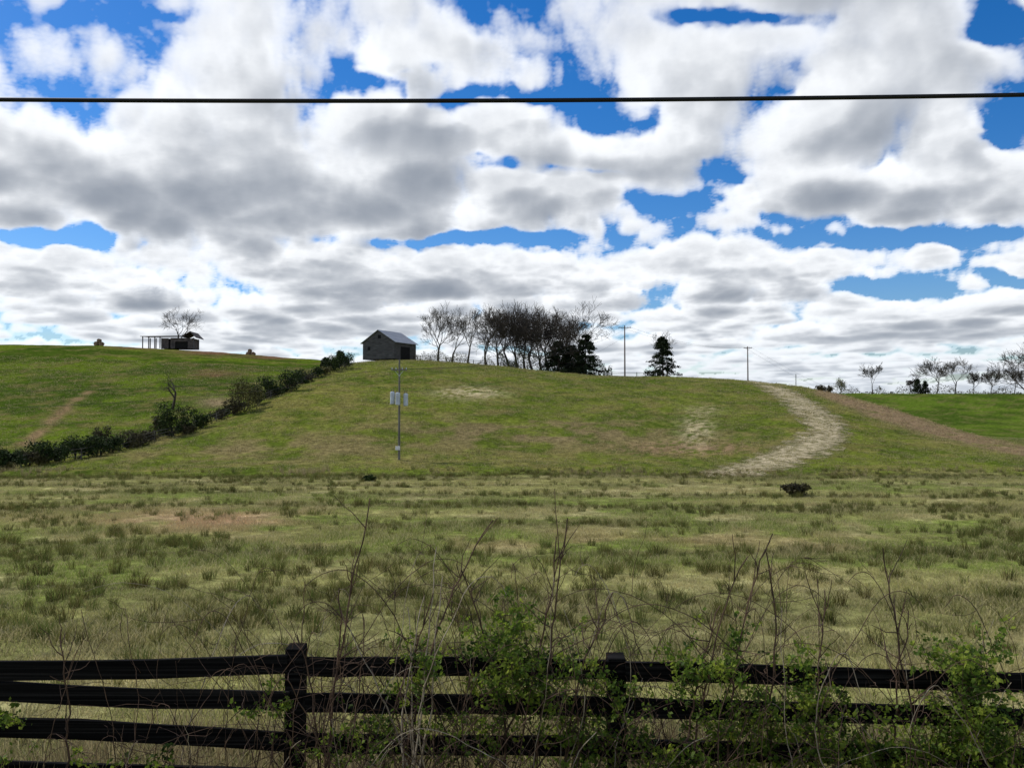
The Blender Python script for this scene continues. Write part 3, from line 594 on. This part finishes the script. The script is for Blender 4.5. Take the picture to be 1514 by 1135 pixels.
# open shed on the left hill
p=onp(253,214); shd=empty("open_shed",(p[0],214,W(253,515,214)[2]-.2),math.radians(4))
V,Q=boxes([(x,y,1.6,.22,.22,3.2) for x in (-6.8,-5.2,-3.6,-2.2) for y in (-2.6,2.6)]+[(6.8,-2.6,1.5,.22,.22,3.0)]); mk("posts",V,Q,mat=M_wood,parent=shd)
V,Q=boxes([(2.3,2.5,1.45,8.6,.1,2.9),(-1.9,0,1.45,.1,5,2.9),(6.3,0,1.45,.1,5,2.9),(1.2,-2.5,1.45,1.2,.1,2.9),(3.6,-2.5,2.4,3.6,.1,1.0),(5.8,-2.5,1.4,1.2,.1,2.8),(-.9,-2.5,1.4,1.9,.1,2.8)]); mk("plank_walls",V,Q,mat=M_rust,parent=shd)
V,Q=boxes([(2.6,-2.2,1.4,5.6,.1,2.6)]); mk("shade_panel",V,Q,mat=M_dark,parent=shd)  # dark sheet behind the front planks, interior shade put into its colour
me=bpy.data.meshes.new("roof"); me.from_pydata([(-7.3,-3.2,3.15),(4.6,-3.2,3.35),(4.6,3.2,3.75),(-7.3,3.2,3.5),(-7.3,-3.2,3.3),(4.6,-3.2,3.5),(4.6,3.2,3.9),(-7.3,3.2,3.65), (3.6,-3.3,3.2),(6,-3.3,4.5),(7.6,-3.3,2.9),(3.6,3.3,3.2),(6,3.3,4.5),(7.6,3.3,2.9),(3.6,-3.3,3.38),(6,-3.3,4.7),(7.6,-3.3,3.06),(3.6,3.3,3.38),(6,3.3,4.7),(7.6,3.3,3.06)],[],
 [(0,1,2,3),(4,7,6,5),(0,4,5,1),(3,2,6,7),(0,3,7,4),(1,5,6,2),(8,9,12,11),(9,10,13,12),(14,17,18,15),(15,18,19,16),(8,14,15,9),(9,15,16,10),(10,16,19,13)]); me.materials.append(M_rust); o=bpy.data.objects.new("roof",me); sc.collection.objects.link(o); o.parent=shd
# hay bales
import bmesh
def bale(parent,nm,x,z,r,l,seed):
    bm=bmesh.new(); bmesh.ops.create_cone(bm,cap_ends=True,segments=28,radius1=r,radius2=r,depth=l); bmesh.ops.bevel(bm,geom=[e for e in bm.edges if abs(e.verts[0].co.z-e.verts[1].co.z)<1e-4],offset=.12,segments=3,affect='EDGES')
    rr=np.random.default_rng(seed)
    for v in bm.verts: v.co+=Vector(rr.normal(0,.03,3))
    me=bpy.data.meshes.new(nm); bm.to_mesh(me); bm.free(); me.materials.append(M_hay); o=bpy.data.objects.new(nm,me); sc.collection.objects.link(o); o.parent=parent; o.location=(x,0,z); o.rotation_euler=(math.pi/2,0,rr.normal(0,.2))
for (px,by,s,extra) in ((145,511,1,1),(370,526,1,0)):
    Yh=212; p=onp(px,Yh); e=empty("hay_bales",(p[0],Yh,W(px,by,Yh)[2]-.1)); bale(e,"bale_1",-.55,.62,.62,1.3,1); bale(e,"bale_2",.7,.6,.6,1.3,2); bale(e,"bale_3",-.2+.3*extra,1.5,.5,1.2,3)
# ---------------------------------------------------------------- utility poles
def pole(name,base,h,mat,arms,r=.16):
    e=empty(name,base); V,Q=polytube([([(0,0,-.5),(0,0,h*.5),(0,0,h)],[r,r*.85,r*.65])],10); mk("pole",V,Q,mat=mat,parent=e,smooth=True)
    L=[];ins=[]
    for (z,hw) in arms:
        L.append((0,-.16,z,hw*2,.10,.12)); 
        for x in (-hw*.92,-hw*.4,hw*.4,hw*.92): ins.append(([(x,-.16,z+.05),(x,-.16,z+.25)],[.05,.035]))
        for sx in(-1,1): ins.append(([(sx*hw*.6,-.17,z),(0,-.17,z-.6)],[.02,.02]))
    V,Q=boxes(L); mk("crossarm",V,Q,mat=mat,parent=e); V,Q=polytube(ins,6); mk("insulators",V,Q,mat=M_can,parent=e); return e
pb=loc(590,680); Yp=pb[1]; ztop=W(593,531,Yp)[2]; hP=ztop-pb[2]; up=pole("transformer_pole",pb,hP,M_polegrey,[(hP-1.05,.75)],.12)
zc=W(592,590,Yp)[2]-pb[2]
for i,(x,y,z) in enumerate(((-.66,-.05,zc+.12),(-.08,-.44,zc+.04),(.64,-.1,zc-.05))):
    V,Q=polytube([([(x,y,z-.62),(x,y,z-.56),(x,y,z+.50),(x,y,z+.57),(x,y,z+.62)],[.17,.225,.225,.2,.07])],16); mk("transformer_%d"%(i+1),V,Q,mat=M_can,parent=up,smooth=True)
    V,Q=polytube([([(x-.08,y,z+.6),(x-.10,y,z+.88)],[.04,.03]),([(x+.1,y,z+.6),(x+.12,y,z+.84)],[.04,.03]),([(x,y,z+.3),(0,0,z+.3)],[.03,.03])],6); mk("bushings_%d"%(i+1),V,Q,mat=M_polegrey,parent=up)
zm=W(592,662,Yp)[2]-pb[2]; V,Q=boxes([(-.1,-.24,zm,.42,.2,.36)]); mk("meter_box",V,Q,mat=M_white,parent=up)
def bp_(px,Y,py): q=onp(px,Y); return q, W(px,py,Y)[2]-q[2]
q1,h1=bp_(924,164,481); pole("utility_pole",q1,h1,M_pole,[(h1-.5,1.35)],.17)
q2,h2=bp_(1106,185,512); pole("utility_pole",q2,h2,M_pole,[(h2-.4,1.0)],.17)
q3,h3=bp_(1177,420,553); e=empty("radio_mast",q3); ps=[]
for k in range(3):
    a=k*2.094; ps.append(([(math.cos(a)*.5,math.sin(a)*.5,-1),(math.cos(a)*.25,math.sin(a)*.25,h3)],[.06,.05]))
    for j in range(10): a2=(k+1)*2.094; z0=h3*j/10; ps.append(([(math.cos(a)*.45,math.sin(a)*.45,z0),(math.cos(a2)*.4,math.sin(a2)*.4,z0+h3/10)],[.03,.03]))
V,Q=polytube(ps,4); mk("lattice",V,Q,mat=M_polegrey,parent=e)
def wire(a,b,sag,r=.012):
    t=np.linspace(0,1,24)[:,None]; P=np.array(a)*(1-t)+np.array(b)*t; P[:,2]-=sag*4*t[:,0]*(1-t[:,0]); return (P,r)
tp=np.array([pb[0],pb[1],ztop-.95]); t1=q1+np.array([0,0,h1-.3]); t2=q2+np.array([0,0,h2-.2])
ws=[wire(tp+[-.6,0,0],t1+[-1,0,0],2.2),wire(tp+[.6,0,0],t1+[1,0,0],2.2),wire(tp+[0,0,-2.2],t1+[0,0,-2],2.5),wire(tp+[-.6,0,0],W(-500,560,60),1.5),wire(tp+[-.6,0,-.5],W(-500,600,60),1.5),
 wire(t1+[-1,0,0],t2+[-1,0,0],1.5,.015),wire(t1+[1,0,0],t2+[1,0,0],1.5,.015),wire(t2+[.8,0,0],W(1300,600,230),1.5,.015),wire(t2+[-.8,0,0],W(1300,608,230),1.5,.015)]
V,Q=polytube(ws,4); mk("power_lines",V,Q,mat=M_cable)
# ---------------------------------------------------------------- hill fences
def railfence(name,pts,ph=1.2,mat=M_wood,step=2.6):
    C=np.array(pts); C2=[C[0]]
    for a,b in zip(C[:-1],C[1:]):
        L=np.linalg.norm(b[:2]-a[:2]); m=max(1,int(L/step))
        for k in range(1,m+1): q=a+(b-a)*k/m; C2.append(q)
    C2=np.array(C2); C2[:,2]=H(C2[:,0],C2[:,1]); o0=C2[0].copy(); D=C2-o0; e=empty(name,o0)
    V,Q=tubes(D-[0,0,.2],D+[0,0,ph],np.full(len(D),.08),np.full(len(D),.07),4); mk("posts",V,Q,mat=mat,parent=e)
    P0=[];P1=[]
    for z in (.35,.72,1.08): P0+=list(D[:-1]+[0,0,z]);P1+=list(D[1:]+[0,0,z])
    V,Q=tubes(P0,P1,np.full(len(P0),.042),np.full(len(P0),.042),4); mk("rails",V,Q,mat=mat,parent=e)
railfence("hill_fence",[loc(*a) for a in ((0,694),(60,687),(120,679),(200,661),(280,639),(320,623),(350,610),(400,589),(440,571),(480,554),(515,542))],mat=M_fence)
railfence("ridge_fence",[onp(a,168) for a in (612,660,700,740,780)],mat=M_bark); railfence("ridge_fence",[onp(a,166) for a in (905,960)],mat=M_fence)
print("done",time.time()-T0)
